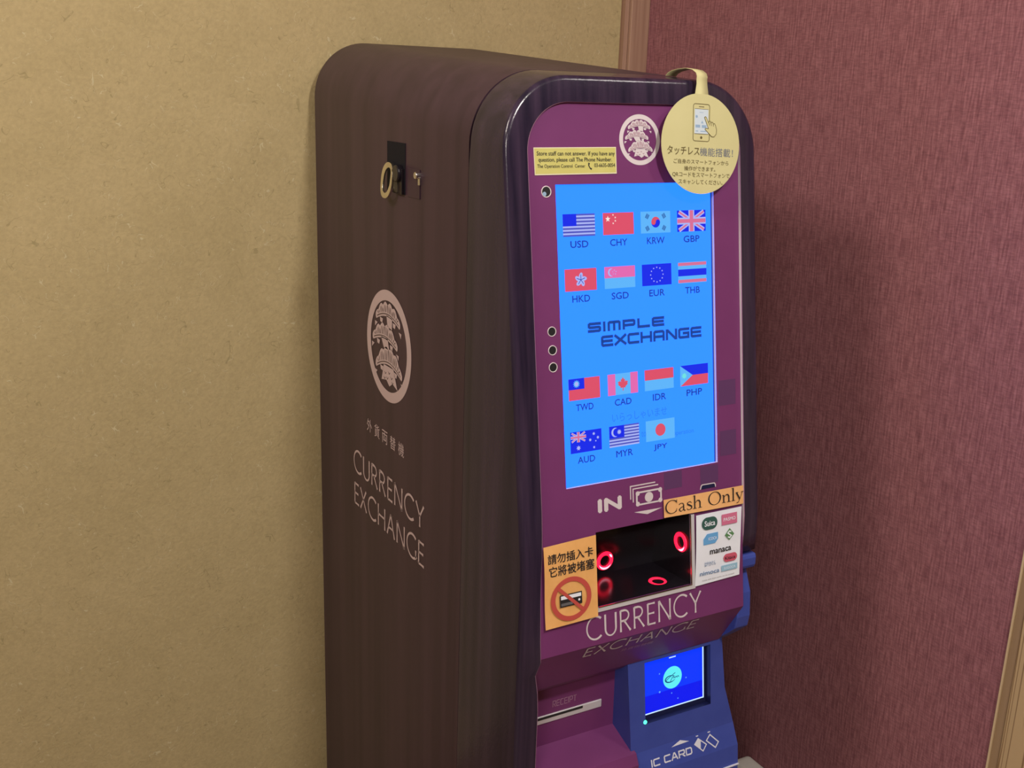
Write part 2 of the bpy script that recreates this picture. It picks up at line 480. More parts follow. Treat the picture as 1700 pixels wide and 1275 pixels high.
# book-serif lettering for the paper sign (stroke weights in cap heights)
def bowl(cx, cy, rx, ry, a0, a1, thin, thick, n=30):
    out = []
    for i in range(n + 1):
        a = math.radians(a0 + (a1 - a0) * i / n)
        out.append((cx + rx * math.cos(a), cy + ry * math.sin(a), thin + (thick - thin) * abs(math.cos(a)) ** 1.4))
    return out
T1, T2 = .028, .10
def st(x, y0, y1, w=T2): return [(x, y0, w), (x, y1, w)]
def sf(x0, x1, y): return [(x0, y, T1 * 1.2), (x1, y, T1 * 1.2)]
SE = {
 'C': (.80, [bowl(.44, .49, .38, .50, 42, 318, T1, T2), st(.74, .70, 1.0, .03), [(.74, .30, .03), (.70, .12, .03)]]),
 'a': (.52, [bowl(.22, .46, .15, .17, 150, 20, T1, .07, 14) + [(.37, .40, T2 * .9), (.37, .12, T2 * .9), (.42, .02, .05), (.50, .04, T1)],
             [(.37, .36, T1), (.20, .30, .05), (.10, .18, T2 * .8), (.13, .05, .06), (.22, .01, .04), (.37, .12, T1)]]),
 's': (.44, [[(.35, .50, .04), (.30, .60, .04), (.19, .62, .04), (.09, .53, .07), (.11, .43, .09), (.24, .34, .10), (.36, .24, .09), (.36, .10, .07), (.22, .005, .04), (.10, .03, .04), (.06, .15, .04)]]),
 'h': (.62, [st(.12, 0, 1.02), sf(.02, .12, 1.0), sf(.0, .24, .012), [(.16, .44, T1), (.28, .60, .05), (.40, .58, .08), (.46, .44, T2), (.46, 0, T2)], sf(.34, .58, .012)]),
 'O': (.92, [bowl(.44, .49, .38, .50, 0, 360, T1, T2 * 1.05, 44)]),
 'n': (.62, [st(.12, 0, .60), sf(.02, .12, .60), sf(.0, .24, .012), [(.16, .44, T1), (.28, .60, .05), (.40, .58, .08), (.46, .44, T2), (.46, 0, T2)], sf(.34, .58, .012)]),
 'l': (.30, [st(.14, 0, 1.02), sf(.03, .14, 1.0), sf(.02, .26, .012)]),
 'y': (.54, [[(.06, .60, T2), (.28, .04, T2)], [(.46, .60, .035), (.26, .0, .035), (.18, -.18, .04), (.06, -.22, .06)], sf(.0, .18, .60), sf(.36, .54, .60)]),
 ' ': (.36, []),
}
def serif_text(ink, body, u0, u1, vbase, cap, mt, h=0.0):
    tot = sum(SE[c][0] for c in body); sx = (u1 - u0) / tot; x = 0.0
    for c in body:
        for stx in SE[c][1]:
            ink.stroke([(u0 + (x + p[0]) * sx, vbase - p[1] * cap) for p in stx], [max(.042, p[2] * 1.2) * cap for p in stx], mt, h)
        x += SE[c][0]

# pine tree crest in a ring
def crest(ink, cu, cv, r, mt, dark):
    ink.ring(cu, cv, r * 0.815, r, mt, n=72)
    def tier(ox, top_v, apex, tip, hw, hatch=15):
        n = 48; top, bot = [], []
        for i in range(n + 1):
            t = -1 + 2 * i / n
            lobe = 0.055 * abs(math.sin(math.pi * (abs(t) * 2.6)))
            y = top_v + (tip - 0.06 - top_v) * abs(t) ** 2.5 - lobe
            top.append((ox + hw * t, y))
            e = math.sqrt(max(0.0, 1 - max(0.0, (abs(t) - .88) / .12) ** 2))
            yb_ = apex + (tip - apex) * abs(t) ** 1.9
            ymid = tip - 0.05
            bot.append((ox + hw * t, yb_ if abs(t) < .88 else ymid + (yb_ - ymid) * e))
        for i in range(n):
            ink.P([(cu + p[0] * r, cv + p[1] * r) for p in (top[i], top[i + 1], bot[i + 1], bot[i])], mt, 0.0002)
        for k in range(hatch):                                  # needles
            t = -0.84 + 1.68 * k / (hatch - 1)
            if abs(t) < .05: continue
            i0 = round((t * .90 + 1) / 2 * n); i1 = round((t + 1) / 2 * n)
            y1 = top[i1][1] + .055; y0 = bot[i0][1] - .075
            if y0 - y1 < .03: y1 = y0 - .03
            ink.stroke([(cu + bot[i0][0] * r, cv + y0 * r), (cu + (bot[i0][0] * .4 + top[i1][0] * .6) * r, cv + (y0 * .45 + y1 * .55) * r), (cu + top[i1][0] * r, cv + y1 * r)], [r * .020, r * .024, r * .014], dark, 0.0004)
        ink.stroke([(cu + bot[i][0] * r, cv + (bot[i][1] - .042) * r) for i in range(3, n - 2)], r * .018, dark, 0.0004)
        ink.stroke([(cu + ox * r, cv + (top_v + .0) * r), (cu + (ox + .01) * r, cv + (apex - .07) * r)], [r * .035, r * .016], dark, 0.0004)
        for sg in (-1, 1):                                      # little branch tips
            bx, by = ox + sg * hw * .97, tip + .075
            ink.P([(cu + (bx - .05) * r, cv + (by - .04) * r), (cu + (bx + .07) * r, cv + (by - .03) * r), (cu + (bx + .05 * sg) * r, cv + (by + .06) * r)], mt, 0.0002)
            bx = ox + sg * hw * .52; by = apex + (tip - apex) * .3 + .06
            ink.P([(cu + (bx - .07) * r, cv + (by - .04) * r), (cu + (bx + .07) * r, cv + (by - .03) * r), (cu + (bx + .04) * r, cv + (by + .05) * r), (cu + (bx - .05) * r, cv + (by + .04) * r)], mt, 0.0002)
    # trunk pieces between and under the tiers
    def blob(pts): ink.P([(cu + x * r, cv + y * r) for x, y in pts], mt, 0.0002)
    blob([(-.08, -.55), (.18, -.53), (.17, -.33), (-.03, -.36)])
    blob([(-.32, -.12), (-.02, -.13), (.05, .06), (-.20, .05)])
    blob([(-.20, .36), (.24, .36), (.42, .70), (.20, .63), (.06, .71), (-.08, .62), (-.30, .66)])
    for x, y in ((-.12, .50), (.05, .47), (.16, .54), (-.03, .58), (.20, .62), (-.16, .60)):
        ink.stroke([(cu + (x - .04) * r, cv + (y - .02) * r), (cu + x * r, cv + (y + .02) * r), (cu + (x + .04) * r, cv + (y - .02) * r)], r * .014, dark, 0.0004)
    tier(-.02, -.73, -.53, -.39, .55)
    tier(-.15, -.33, -.11, .02, .57)
    tier(.02, .07, .33, .50, .60)

# ------------------------------------------------------------------ surfaces of the machine
TH = math.radians(8.7242)
SN, CS = math.sin(TH), math.cos(TH)
XL, XR = -0.0802, 0.3500
def PF(u, v, h):                       # tilted front panel
    return (u, -v * SN - h * CS, Z0 - v * CS + h * SN)
def SF(s, d, h):                       # left side of the cabinet, s runs from back to front
    return (XL - h, -s, Z0 + d * -1.0)
TA = math.radians(7.7)
def AF(u, w, h):                       # card reader face
    return (u, -.050 - w * math.sin(TA) - h * math.cos(TA), Z0 - .737 - w * math.cos(TA) + h * math.sin(TA))
B1, B2 = (-.0707, -.8895), (-.0830, -.9250)
bl = math.hypot(B2[0] - B1[0], B2[1] - B1[1]); bdy, bdz = (B2[0] - B1[0]) / bl, (B2[1] - B1[1]) / bl
def BF(u, w, h):                       # sloping lettered band under it
    return (u, B1[0] + bdy * w + h * bdz, Z0 + B1[1] + bdz * w - h * bdy)
U1, U2 = (-.1003, -.653), (-.052, -.735)
ul = math.hypot(U2[0] - U1[0], U2[1] - U1[1]); udy, udz = (U2[0] - U1[0]) / ul, (U2[1] - U1[1]) / ul
def UF(u, w, h):                       # underside of the overhang
    return (u, U1[0] + udy * w + h * udz, Z0 + U1[1] + udz * w - h * udy)

def flare(z):                          # the panel widens a little towards its overhanging edge
    return 0.0093 * max(0.0, min(1.0, (-.455 - z) / .19)) * max(0.0, min(1.0, (z + .730) / .06))
def ztop(y): return 0.1418 + 0.0743 * y
def FY(z, x=0.0):                      # front of the wood frame at height z
    if x > 0.30 and z < -0.588: return 0.035        # its right side stops at the blue reader's lip
    return max(math.tan(TH) * z - 0.005, -0.0845)

def outline(L, R, T, rad, zb=-1.479, nl=50, na=16, ntop=8):
    zs = [zb + (T - rad - zb) * i / nl for i in range(nl)]
    pts = [(L, z) for z in zs]
    pts += [(L + rad + rad * math.cos(math.radians(180 - 90 * i / na)), T - rad + rad * math.sin(math.radians(180 - 90 * i / na))) for i in range(na)]
    pts += [(L + rad + (R - L - 2 * rad) * i / ntop, T) for i in range(ntop)]
    pts += [(R - rad + rad * math.cos(math.radians(90 - 90 * i / na)), T - rad + rad * math.sin(math.radians(90 - 90 * i / na))) for i in range(na)]
    pts += [(R, z) for z in reversed(zs)] 
    return pts

# ------------------------------------------------------------------ the room
def slab(lo, hi, mt):
    b = MB(); b.box(lo, hi, mt); return b
YB, XW = 0.785, 0.690
struct('wall_back', slab((-3.6, YB, 0), (2.4, YB + 0.1, 2.75), 'yellow_plaster'))
struct('wall_right', slab((XW, -0.312, 0), (XW + 0.1, YB, 2.75), 'red_fabric'))
struct('wall_far_right', slab((2.4, -4.2, 0), (2.5, YB + 0.1, 2.75), 'yellow_plaster'))
struct('wall_left', slab((-3.7, -4.2, 0), (-3.6, YB + 0.1, 2.75), 'yellow_plaster'))
struct('wall_front', slab((-3.6, -4.3, 0), (2.4, -4.2, 2.75), 'yellow_plaster'))
struct('floor', slab((-3.7, -4.3, -0.1), (2.5, YB + 0.1, 0), 'floor_boards'))
struct('ceiling', slab((-3.7, -4.3, 2.75), (2.5, YB + 0.1, 2.85), 'ceiling_white'))
# corner post and the post at the open end of the fabric wall
b = MB()
b.box((0.630, 0.768, 0), (0.641, YB, 2.75), 'post_wood')
b.box((0.6415, 0.760, 0), (XW, YB, 2.75), 'post_wood')
struct('trim_1', b, bevel=0.0015)
b = MB()
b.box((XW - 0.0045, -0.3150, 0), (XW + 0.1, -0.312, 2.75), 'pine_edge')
b.box((XW - 0.0010, -0.3295, 0), (XW + 0.1, -0.3150, 2.75), 'pine_brown')  # browner wood strip in the groove beside the light batten
b.box((XW + 0.006, -0.3315, 0), (XW + 0.1, -0.3295, 2.75), 'pine_brown')
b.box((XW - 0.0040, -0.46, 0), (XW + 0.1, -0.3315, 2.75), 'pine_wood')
struct('trim_2', b, bevel=0.001)

# ------------------------------------------------------------------ the machine
mach = empty('currency_exchange_machine', (0.135, 0.33, 0.0))
tag(mach, 'tall dark wood-grain currency exchange machine with a lit blue screen against the yellow wall', 'money machine')

def shift(o2, y): return [(x, y, Z0 + z) for x, z in o2]

# cabinet
b = MB()
yr, ye = 0.1035, 0.757
R0 = 0.102
rings = [shift(outline(XL, XR, ztop(yr), R0), yr)]
rings.append(shift(outline(XL, XR, ztop(ye - .006), R0), ye - .006))
for a in (30, 60, 90):
    ins = 0.006 * (1 - math.cos(math.radians(a)))
    rings.append(shift(outline(XL + ins, XR - ins, ztop(ye) - ins, R0 - ins), ye - .006 + 0.006 * math.sin(math.radians(a))))
b.loft(rings, 'dark_wood', True, (False, True))
inner = shift(outline(XL + .004, XR - .004, ztop(yr) - .004, R0 - .004), yr + .001)
b.loft([rings[0], inner], 'dark_wood', True, (False, False), smooth=False)
b.poly(inner, 'black_gap')
cab = b.build('cabinet', mach, auto=True)

# lettering and crest on the cabinet side
i = Ink(SF, 0.0004)
flared_text(i, 'CURRENCY', (-.5600, .5440, -.2410, .5855), 0.0042, 'print_pink')
i.build('lettering', cab, 'pale pink printed lettering')
i = Ink(SF, 0.0004)
flared_text(i, 'EXCHANGE', (-.5590, .6110, -.2395, .6525), 0.0042, 'print_pink')
i.build('lettering', cab, 'pale pink printed lettering')
i = Ink(SF, 0.0004)
for n, ch in enumerate('外貨両替機'):
    i.text(ch, (-.4925 + .0362 * n, .4625, -.4925 + .0362 * n + .0242, .4865), 'print_pink', 0.0)
i.build('lettering', cab, 'small pale pink lettering')
i = Ink(SF, 0.0004)
crest(i, -.392, .307, .0972, 'print_pink', 'crest_wood_line')
i.build('crest', cab, 'pale pink round pine-tree crest')

# door frame
b = MB()
def fring(L, R, T, rad, dy, zcut=None):
    return [(x, FY(z, x) + dy, Z0 + z) for x, z in outline(L, R, T, rad)]
f = 0.0070
yd = 0.0985
r0 = [(x, yd if z > .046 else .1026, Z0 + z) for x, z in outline(XL, XR, ztop(yd), R0)]
rings = [r0]
tf = ztop(0.018)
rings.append(fring(XL, XR, tf, R0, f))
for a in (22, 45, 67, 90):
    ins = f * (1 - math.cos(math.radians(a)))
    rings.append(fring(XL + ins, XR - ins, tf - ins, R0 - ins, f * (1 - math.sin(math.radians(a)))))
rings.append([(x - (flare(z) if x < 0 else 0), min(FY(z, x), math.tan(TH) * z - .0012) if x < .3 and -.672 < z < -.50 else FY(z, x), Z0 + z) for x, z in outline(-.0455, .3192, .1085, .0665)])
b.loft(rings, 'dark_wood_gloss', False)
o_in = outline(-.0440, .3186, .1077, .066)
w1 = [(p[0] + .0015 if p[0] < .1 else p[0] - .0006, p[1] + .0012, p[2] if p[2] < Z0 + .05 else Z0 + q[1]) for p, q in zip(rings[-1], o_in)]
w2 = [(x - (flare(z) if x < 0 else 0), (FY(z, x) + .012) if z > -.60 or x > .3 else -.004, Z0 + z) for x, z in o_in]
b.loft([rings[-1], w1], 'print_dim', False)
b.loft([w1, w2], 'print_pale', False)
back = shift(outline(XL + .004, XR - .004, ztop(yd) - .004, R0 - .004), yd - .002)
b.loft([r0, back], 'black_gap', True, smooth=False)
b.poly(back, 'black_gap')
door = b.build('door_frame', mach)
door['label'] = 'glossy dark wood-grain rounded frame'

# front panel with openings
b = MB()
mt = 'magenta_panel'
pl, pr = -.0440, .3186
su0, su1, sv0, sv1 = -.0012, .2712, -.0002, .4214       # screen opening
bu0, bu1, bv0, bv1 = .0455, .2150, .4925, .6030         # note slot opening
rad = .066; tv = -.1090
cap = [(pl, sv0)] + [(pl, -.0430)] + arc(pl + rad, tv + rad, rad, rad, 180, 270, 14) + arc(pr - rad, tv + rad, rad, rad, 270, 360, 14) + [(pr, sv0)]
b.poly([PF(u, v, 0) for u, v in cap], mt)
vf = .6605
def pq(u0, v0, u1, v1): b.poly([PF(u, v, 0) for u, v in ((u0, v0), (u1, v0), (u1, v1), (u0, v1))], mt)
pq(pl, sv0, su0, sv1); pq(su1, sv0, pr, sv1)
pq(pl, sv1, pr, bv0)
def pl_(v): return pl - flare(-v)
vs_ = [bv0 + (bv1 - bv0) * k / 4 for k in range(5)]
for a, c in zip(vs_[:-1], vs_[1:]):
    b.poly([PF(u, v, 0) for u, v in ((pl_(a), a), (bu0, a), (bu0, c), (pl_(c), c))], mt)
pq(bu1, bv0, pr, bv1)
b.poly([PF(u, v, 0) for u, v in ((pl_(bv1), bv1), (pr, bv1), (pr, vf), (pl_(vf), vf))], mt)
dS = -.0045
for a, c in (((su0, sv0), (su1, sv0)), ((su1, sv0), (su1, sv1)), ((su1, sv1), (su0, sv1)), ((su0, sv1), (su0, sv0))):
    b.poly([PF(*a, 0), PF(*c, 0), PF(*c, dS - .002), PF(*a, dS - .002)], 'print_pale')
# overhang: side faces, underside, receipt recess and ledge
prof = [(-.1003, -.653), (-.052, -.735), (-.036, -.750), (-.0175, -.757), (-.0175, -.862), (-.0750, -.884), (-.0835, -.900), (-.0845, -1.478)]
fy = PF(0, vf, 0); prof[0] = (fy[1], fy[2] - Z0)
for n, ((y0, z0), (y1, z1)) in enumerate(zip(prof[:-1], prof[1:])):
    xr_ = pr if n < 3 else .1405 if n == 3 else .1475
    b.poly([(pl_(vf), y0, Z0 + z0), (xr_, y0, Z0 + z0), (xr_, y1, Z0 + z1), (pl_(vf), y1, Z0 + z1)], mt)
b.poly([(.1475, -.0840, Z0 - 1.10), (pr, -.0840, Z0 - 1.10), (pr, -.0840, .002), (.1475, -.0840, .002)], mt)
for x in (pl_(vf), pr):
    p0 = PF(x, .60, 0)
    b.poly([p0, (x, prof[0][0], Z0 + prof[0][1]), (x, prof[1][0], Z0 + prof[1][1]), (x, -.0175, Z0 - .757), (x, -.0175, p0[2])], mt)
pan = b.build('front_panel', mach, weld=False)
pan['label'] = 'magenta front panel with overhanging lower edge'

i = Ink(PF, 0.0003)
crest(i, .1402, -.0600, .0350, 'print_pale', 'crest_panel_line')
i.build('crest', pan, 'pale round pine-tree crest')
i = Ink(PF, 0.0002)
for q in ((.2755, .2962, .3081, .3350), (.2765, .3742, .3081, .4130), (.1690, .4232, .2022, .4492), (.2373, .4240, .2718, .4520)):
    i = Ink(PF, 0.0002)
    i.rect(*q, 'panel_square')
    i.build('printed_square', pan, 'darker purple printed square')
i = Ink(PF, 0.0003)
i.text('IN', (.0520, .4462, .0905, .4635), 'print_pale', 0.035)
i.build('lettering', pan, 'pale bold lettering')
i = Ink(PF, 0.0003)
def outline_rect(ink, u0, v0, u1, v1, w, mt, h=0):
    ink.stroke([(u0 + w / 2, v0 + w / 2), (u1 - w / 2, v0 + w / 2), (u1 - w / 2, v1 - w / 2), (u0 + w / 2, v1 - w / 2)], w, mt, h, closed=True)
i.rect(.1174, .4444, .1642, .4653, 'print_pale')
i.rect(.1204, .4470, .1612, .4627, 'panel_square', .0001)
i.P([(.1215, .4478), (.1601, .4478), (.1601, .4619), (.1215, .4619)], 'magenta_panel', .0002)
for cu, cv in ((.1204, .4470), (.1612, .4470), (.1204, .4627), (.1612, .4627)):
    i.disc(cu, cv, .0036, 'print_pale', .0003, n=16)
i.disc(.1406, .4549, .0075, 'print_pale', .0004)
i.stroke([(.1125, .4590), (.1125, .4390), (.1580, .4390)], .0018, 'print_pale')
i.stroke([(.1080, .4540), (.1080, .4345), (.1528, .4345)], .0018, 'print_pale')
i.P([(.1134, .4740), (.1638, .4748), (.1372, .4806)], 'print_pale')
i.build('note_symbol', pan, 'pale bank note symbol and arrow')
i = Ink(PF, 0.0003)
flared_text(i, 'CURRENCY', (.0250, .6178, .2335, .6508), 0.0027, 'print_pale')
i.build('lettering', pan, 'pale printed lettering')
i = Ink(UF, 0.0004)
flared_text(i, 'EXCHANGE', (.0262, .0035, .2315, .0265), 0.0027, 'print_pale')
i.text('外貨両替機', (.1000, .0350, .1600, .0430), 'print_dim')
i.build('underside_lettering', pan, 'pale lettering on the slanting underside')
def RF(u, v, h): return (u, -.0175 - h, Z0 - v)
i = Ink(RF, 0.0004)
square_text(i, 'RECEIPT', (.0228, .7875, .0665, .7985), .0011, 'print_dim', gap=.5)
i.build('receipt_lettering', pan, 'faint pink lettering above the receipt slot')

# ---- main screen
i = Ink(PF, dS)
D = .0032                                    # content sits a little behind the panel surface
i.rect(su0 + .0002, sv0 + .0002, su1 - .0026, sv1 - .0002, 'scr_blue')
i.rect(su1 - .0026, sv0 + .0002, su1 - .0002, sv1 - .0002, 'scr_deep')
CU = [x + D - .0002 for x in (.0082, .0740, .1387, .2036)]
RV = [.0398, .1149, .2676, .3430]
FW, FH = .0525, .0307
E1, E2, E3 = .0001, .0002, .0003
def union(u, v, w, h):
    i.rect(u, v, u + w, v + h, 'scr_navy', E1)
    def clipd(a, c, ww, m2, e):
        i.stroke([a, c], ww, m2, e)
    t = h * .11
    for a, c in (((u + t, v + t * .6), (u + w - t, v + h - t * .6)), ((u + w - t, v + t * .6), (u + t, v + h - t * .6))):
        clipd(a, c, h * .20, 'scr_white', E2); clipd(a, c, h * .08, 'scr_rose', E2 + .00003)
    i.rect(u + w * .40, v, u + w * .60, v + h, 'scr_white', E2 + .00006); i.rect(u, v + h * .34, u + w, v + h * .66, 'scr_white', E2 + .00006)
    i.rect(u + w * .44, v, u + w * .56, v + h, 'scr_rose', E3); i.rect(u, v + h * .41, u + w, v + h * .59, 'scr_rose', E3)
def flag(code, u, v):
    w, h = FW, FH
    def r(a, c, d, e, m2, z=E1): i.rect(u + a * w, v + c * h, u + d * w, v + e * h, m2, z)
    if code == 'USD':
        for k in range(13): r(0, k / 13, 1, (k + 1) / 13, 'scr_stripe' if k % 2 == 0 else 'scr_white')
        r(0, 0, .42, 7 / 13, 'scr_navy', E2)
    elif code == 'CHY':
        r(0, 0, 1, 1, 'scr_red'); i.star(u + .16 * w, v + .28 * h, .0045, 'scr_star', E2)
        for a, c in ((.33, .10), (.40, .22), (.40, .37), (.33, .48)): i.star(u + a * w, v + c * h, .0016, 'scr_star', E2)
    elif code == 'KRW':
        r(0, 0, 1, 1, 'scr_pale'); cx, cy, q = u + .5 * w, v + .5 * h, .0077
        i.P(arc(cx, cy, q, q, 180, 360, 20), 'scr_red', E2); i.P(arc(cx, cy, q, q, 0, 180, 20), 'scr_navy', E2)
        i.disc(cx - q / 2, cy, q / 2, 'scr_red', E3, n=16); i.disc(cx + q / 2, cy, q / 2, 'scr_navy', E3, n=16)
        for a, c in ((.22, .22), (.78, .22), (.22, .78), (.78, .78)):
            px, py = u + a * w, v + c * h; dx, dy = cx - px, cy - py; d = math.hypot(dx, dy); dx, dy = dx / d, dy / d
            for k in (-1, 0, 1):
                qx, qy = px + dx * k * .0020, py + dy * k * .0020
                i.stroke([(qx - dy * .0034, qy + dx * .0034), (qx + dy * .0034, qy - dx * .0034)], .0012, 'scr_text', E2)
    elif code == 'GBP': union(u, v, w, h)
    elif code == 'HKD':
        r(0, 0, 1, 1, 'scr_red')
        for k in range(5):
            a = math.radians(-90 + 72 * k); cx, cy = u + .5 * w + .0052 * math.cos(a), v + .5 * h + .0052 * math.sin(a)
            pts = []
            for q in range(14):
                t = 2 * math.pi * q / 14; ex, ey = .0050 * math.cos(t), .0030 * math.sin(t)
                pts.append((cx + ex * math.cos(a + .35) - ey * math.sin(a + .35), cy + ex * math.sin(a + .35) + ey * math.cos(a + .35)))
            i.P(pts, 'scr_white', E2 + k * .00001)
            i.stroke([(u + .5 * w, v + .5 * h), (cx + .002 * math.cos(a), cy + .002 * math.sin(a))], .0009, 'scr_deep', E3)
    elif code == 'SGD':
        r(0, .5, 1, 1, 'scr_pale'); r(0, 0, 1, .52, 'scr_pink')
        i.disc(u + .22 * w, v + .26 * h, .0056, 'scr_white', E2); i.disc(u + .26 * w, v + .26 * h, .0050, 'scr_pink', E3)
        for k in range(5): i.star(u + .32 * w + .0030 * math.sin(k * 1.257), v + .26 * h - .0030 * math.cos(k * 1.257), .0012, 'scr_white', E3)
    elif code == 'EUR':
        r(0, 0, 1, 1, 'scr_navy')
        for k in range(12): i.star(u + .5 * w + .0110 * math.sin(k * math.pi / 6), v + .5 * h - .0105 * math.cos(k * math.pi / 6), .0015, 'scr_white', E2)
    elif code == 'THB':
        r(0, 0, 1, 1, 'scr_pale'); r(0, .02, 1, .17, 'scr_rose', E2); r(0, .83, 1, .98, 'scr_rose', E2); r(0, .34, 1, .66, 'scr_navy', E2)
    elif code == 'TWD':
        r(0, 0, 1, 1, 'scr_red'); r(0, 0, .5, .5, 'scr_navy', E2); i.star(u + .25 * w, v + .25 * h, .0060, 'scr_pale', E3, 12, .62); i.disc(u + .25 * w, v + .25 * h, .0030, 'scr_white', E3 + .00005)
    elif code == 'CAD':
        r(0, 0, 1, 1, 'scr_pale'); r(0, 0, .25, 1, 'scr_pink', E2); r(.75, 0, 1, 1, 'scr_pink', E2)
        leaf = [(0, -1), (.2, -.62), (.42, -.72), (.34, -.25), (.6, -.5), (.68, -.32), (.98, -.36), (.82, -.02), (.95, .08), (.45, .42), (.5, .6), (.08, .54), (.08, 1), (-.08, 1), (-.08, .54), (-.5, .6), (-.45, .42), (-.95, .08), (-.82, -.02), (-.98, -.36), (-.68, -.32), (-.6, -.5), (-.34, -.25), (-.42, -.72), (-.2, -.62)]
        i.P([(u + .5 * w + x * .0092, v + .5 * h + y * .0100) for x, y in leaf], 'scr_red', E2)
    elif code == 'IDR':
        r(0, .5, 1, 1, 'scr_pale'); r(0, 0, 1, .5, 'scr_red')
    elif code == 'PHP':
        r(0, 0, 1, .5, 'scr_navy'); r(0, .5, 1, 1, 'scr_red'); i.P([(u, v), (u + .44 * w, v + .5 * h), (u, v + h)], 'scr_pale', E2)
        i.star(u + .14 * w, v + .5 * h, .0050, 'scr_green', E3, 8, .6)
    elif code == 'AUD':
        r(0, 0, 1, 1, 'scr_navy'); union(u + .01 * w, v + .02 * h, .49 * w, .48 * h)
        i.star(u + .25 * w, v + .77 * h, .0040, 'scr_white', E2, 7, .5)
        for a, c, q in ((.75, .20, .0026), (.63, .47, .0026), (.88, .40, .0026), (.75, .84, .0022), (.81, .55, .0014)): i.star(u + a * w, v + c * h, q, 'scr_white', E2, 7, .5)
    elif code == 'MYR':
        for k in range(14): r(0, k / 14, 1, (k + 1) / 14, 'scr_stripe' if k % 2 == 0 else 'scr_white')
        r(0, 0, .5, 8 / 14, 'scr_navy', E2); i.disc(u + .20 * w, v + .30 * h, .0068, 'scr_white', E2 + .00004); i.disc(u + .245 * w, v + .30 * h, .0060, 'scr_navy', E3)
        i.star(u + .33 * w, v + .30 * h, .0040, 'scr_white', E3 + .00003, 14, .55)
    elif code == 'JPY':
        r(0, 0, 1, 1, 'scr_pale'); i.disc(u + .5 * w, v + .5 * h, .0092, 'scr_red', E2)
grid = ['USD CHY KRW GBP', 'HKD SGD EUR THB', 'TWD CAD IDR PHP', 'AUD MYR JPY']
TW = {'KRW': .031, 'IDR': .0236, 'JPY': .0242, 'THB': .027, 'EUR': .0272}
for rr, row in enumerate(grid):
    for cc, code in enumerate(row.split()):
        flag(code, CU[cc], RV[rr])
        tw = TW.get(code, .0290); mid = CU[cc] + FW / 2 - .0004
        v0 = RV[rr] + (.0368 if rr < 2 else .0368)
        i.text(code, (mid - tw / 2, v0, mid + tw / 2, v0 + .0093), 'scr_text', 0.018, E1)
square_text(i, 'SIMPLE', (.0462, .1910, .1795, .2054), .0042, 'scr_text', E1, gap=.40)
square_text(i, 'EXCHANGE', (.0678, .2110, .2480, .2272), .0042, 'scr_text', E1, gap=.36)
i.text('いらっしゃいませ', (.0830, .3250, .1806, .3375), 'scr_ghost', .01, E1 * .5)
i.text('operation', (.1914, .3640, .2297, .3725), 'scr_ghost', .01, E1 * .5)
i.text('to', (.1335, .3570, .1420, .3650), 'scr_ghost', .01, E1 * .5)
scr = i.build('screen', mach, 'lit blue touch screen showing fifteen flags and currency codes')

# ---- little holes beside the screen
def small_hole(name, u, v, r, label):
    k = Ink(PF, 0.0005)
    n = 24
    prof = [(r * 1.22, -.0004), (r * 1.18, .0006), (r * 1.04, .0006), (r * .98, .0001)]
    rings = [[PF(u + q * math.cos(2 * math.pi * j / n), v + q * math.sin(2 * math.pi * j / n), h) for j in range(n)] for q, h in prof]
    k.loft(rings, 'print_pale', True)
    k.disc(u, v, r * .99, 'black_gap', -.0003)
    return k, n
k, n = small_hole('camera_lens', -.0158, .0092, .0066, '')
k.disc(-.0190, .0122, .0030, 'phone_button', .0001)  # lens glint painted as a flat blue disc
k.build('camera_lens', mach, 'small dark camera hole with a painted bluish glint')
for v in (.1980, .2238, .2474):
    k, n = small_hole('indicator_hole', -.0152, v, .0058, '')
    k.build('indicator_hole', mach)
k = Ink(PF, 0.0006)
k.P([(.2357, .4590), (.2372, .4535), (.2396, .4515), (.2640, .4518), (.2662, .4542), (.2668, .4590)], 'print_pale')
k.P([(.2375, .4590), (.2390, .4543), (.2408, .4530), (.2628, .4533), (.2645, .4550), (.2650, .4590)], 'navy_plastic', .0002)
k.build('sensor_window', mach, 'small dark sensor window above the paper sign')

# ---- note slot
b = MB()
yb = .0065; zf = -.602; zc = -.480
def front(u, v): return PF(u, v, -.0005)
TL, TR, BR, BL = front(bu0, bv0), front(bu1, bv0), front(bu1, bv1), front(bu0, bv1)
bl3, br3 = (bu0, yb, Z0 + zf), (bu1, yb, Z0 + zf)
tl3, tr3 = (bu0, yb, Z0 + zc), (bu1, yb, Z0 + zc)
b.poly([tl3, tr3, br3, bl3], 'black_gloss'); b.poly([TL, TR, tr3, tl3], 'black_gloss'); b.poly([BL, BR, br3, bl3], 'black_gloss')
b.poly([TL, BL, bl3, tl3], 'black_gloss'); b.poly([TR, BR, br3, tr3], 'black_gloss')
slot = b.build('note_slot', mach, 'dark recessed bank note slot')
b = MB()
def strip(pts, w, h0, h1, mt):
    L, R = offset_line(pts, [w] * len(pts))
    for k in range(len(pts) - 1):
        q = [L[k], L[k + 1], R[k + 1], R[k]]
        b.prism(q, h0, h1, PF, mt)
strip([(bu0 - .0015, bv1 + .0045), (bu1 + .0040, bv1 + .0045), (bu1 + .0040, bv0 + .002)], .0070, -.001, .0022, 'steel_satin')
strip([(bu0 - .0005, bv1 + .0010), (bu1 + .0004, bv1 + .0010), (bu1 + .0004, bv0 + .002)], .0012, .001, .0030, 'chrome')
b.build('slot_frame', slot, 'silver frame strip', bevel=.0005)
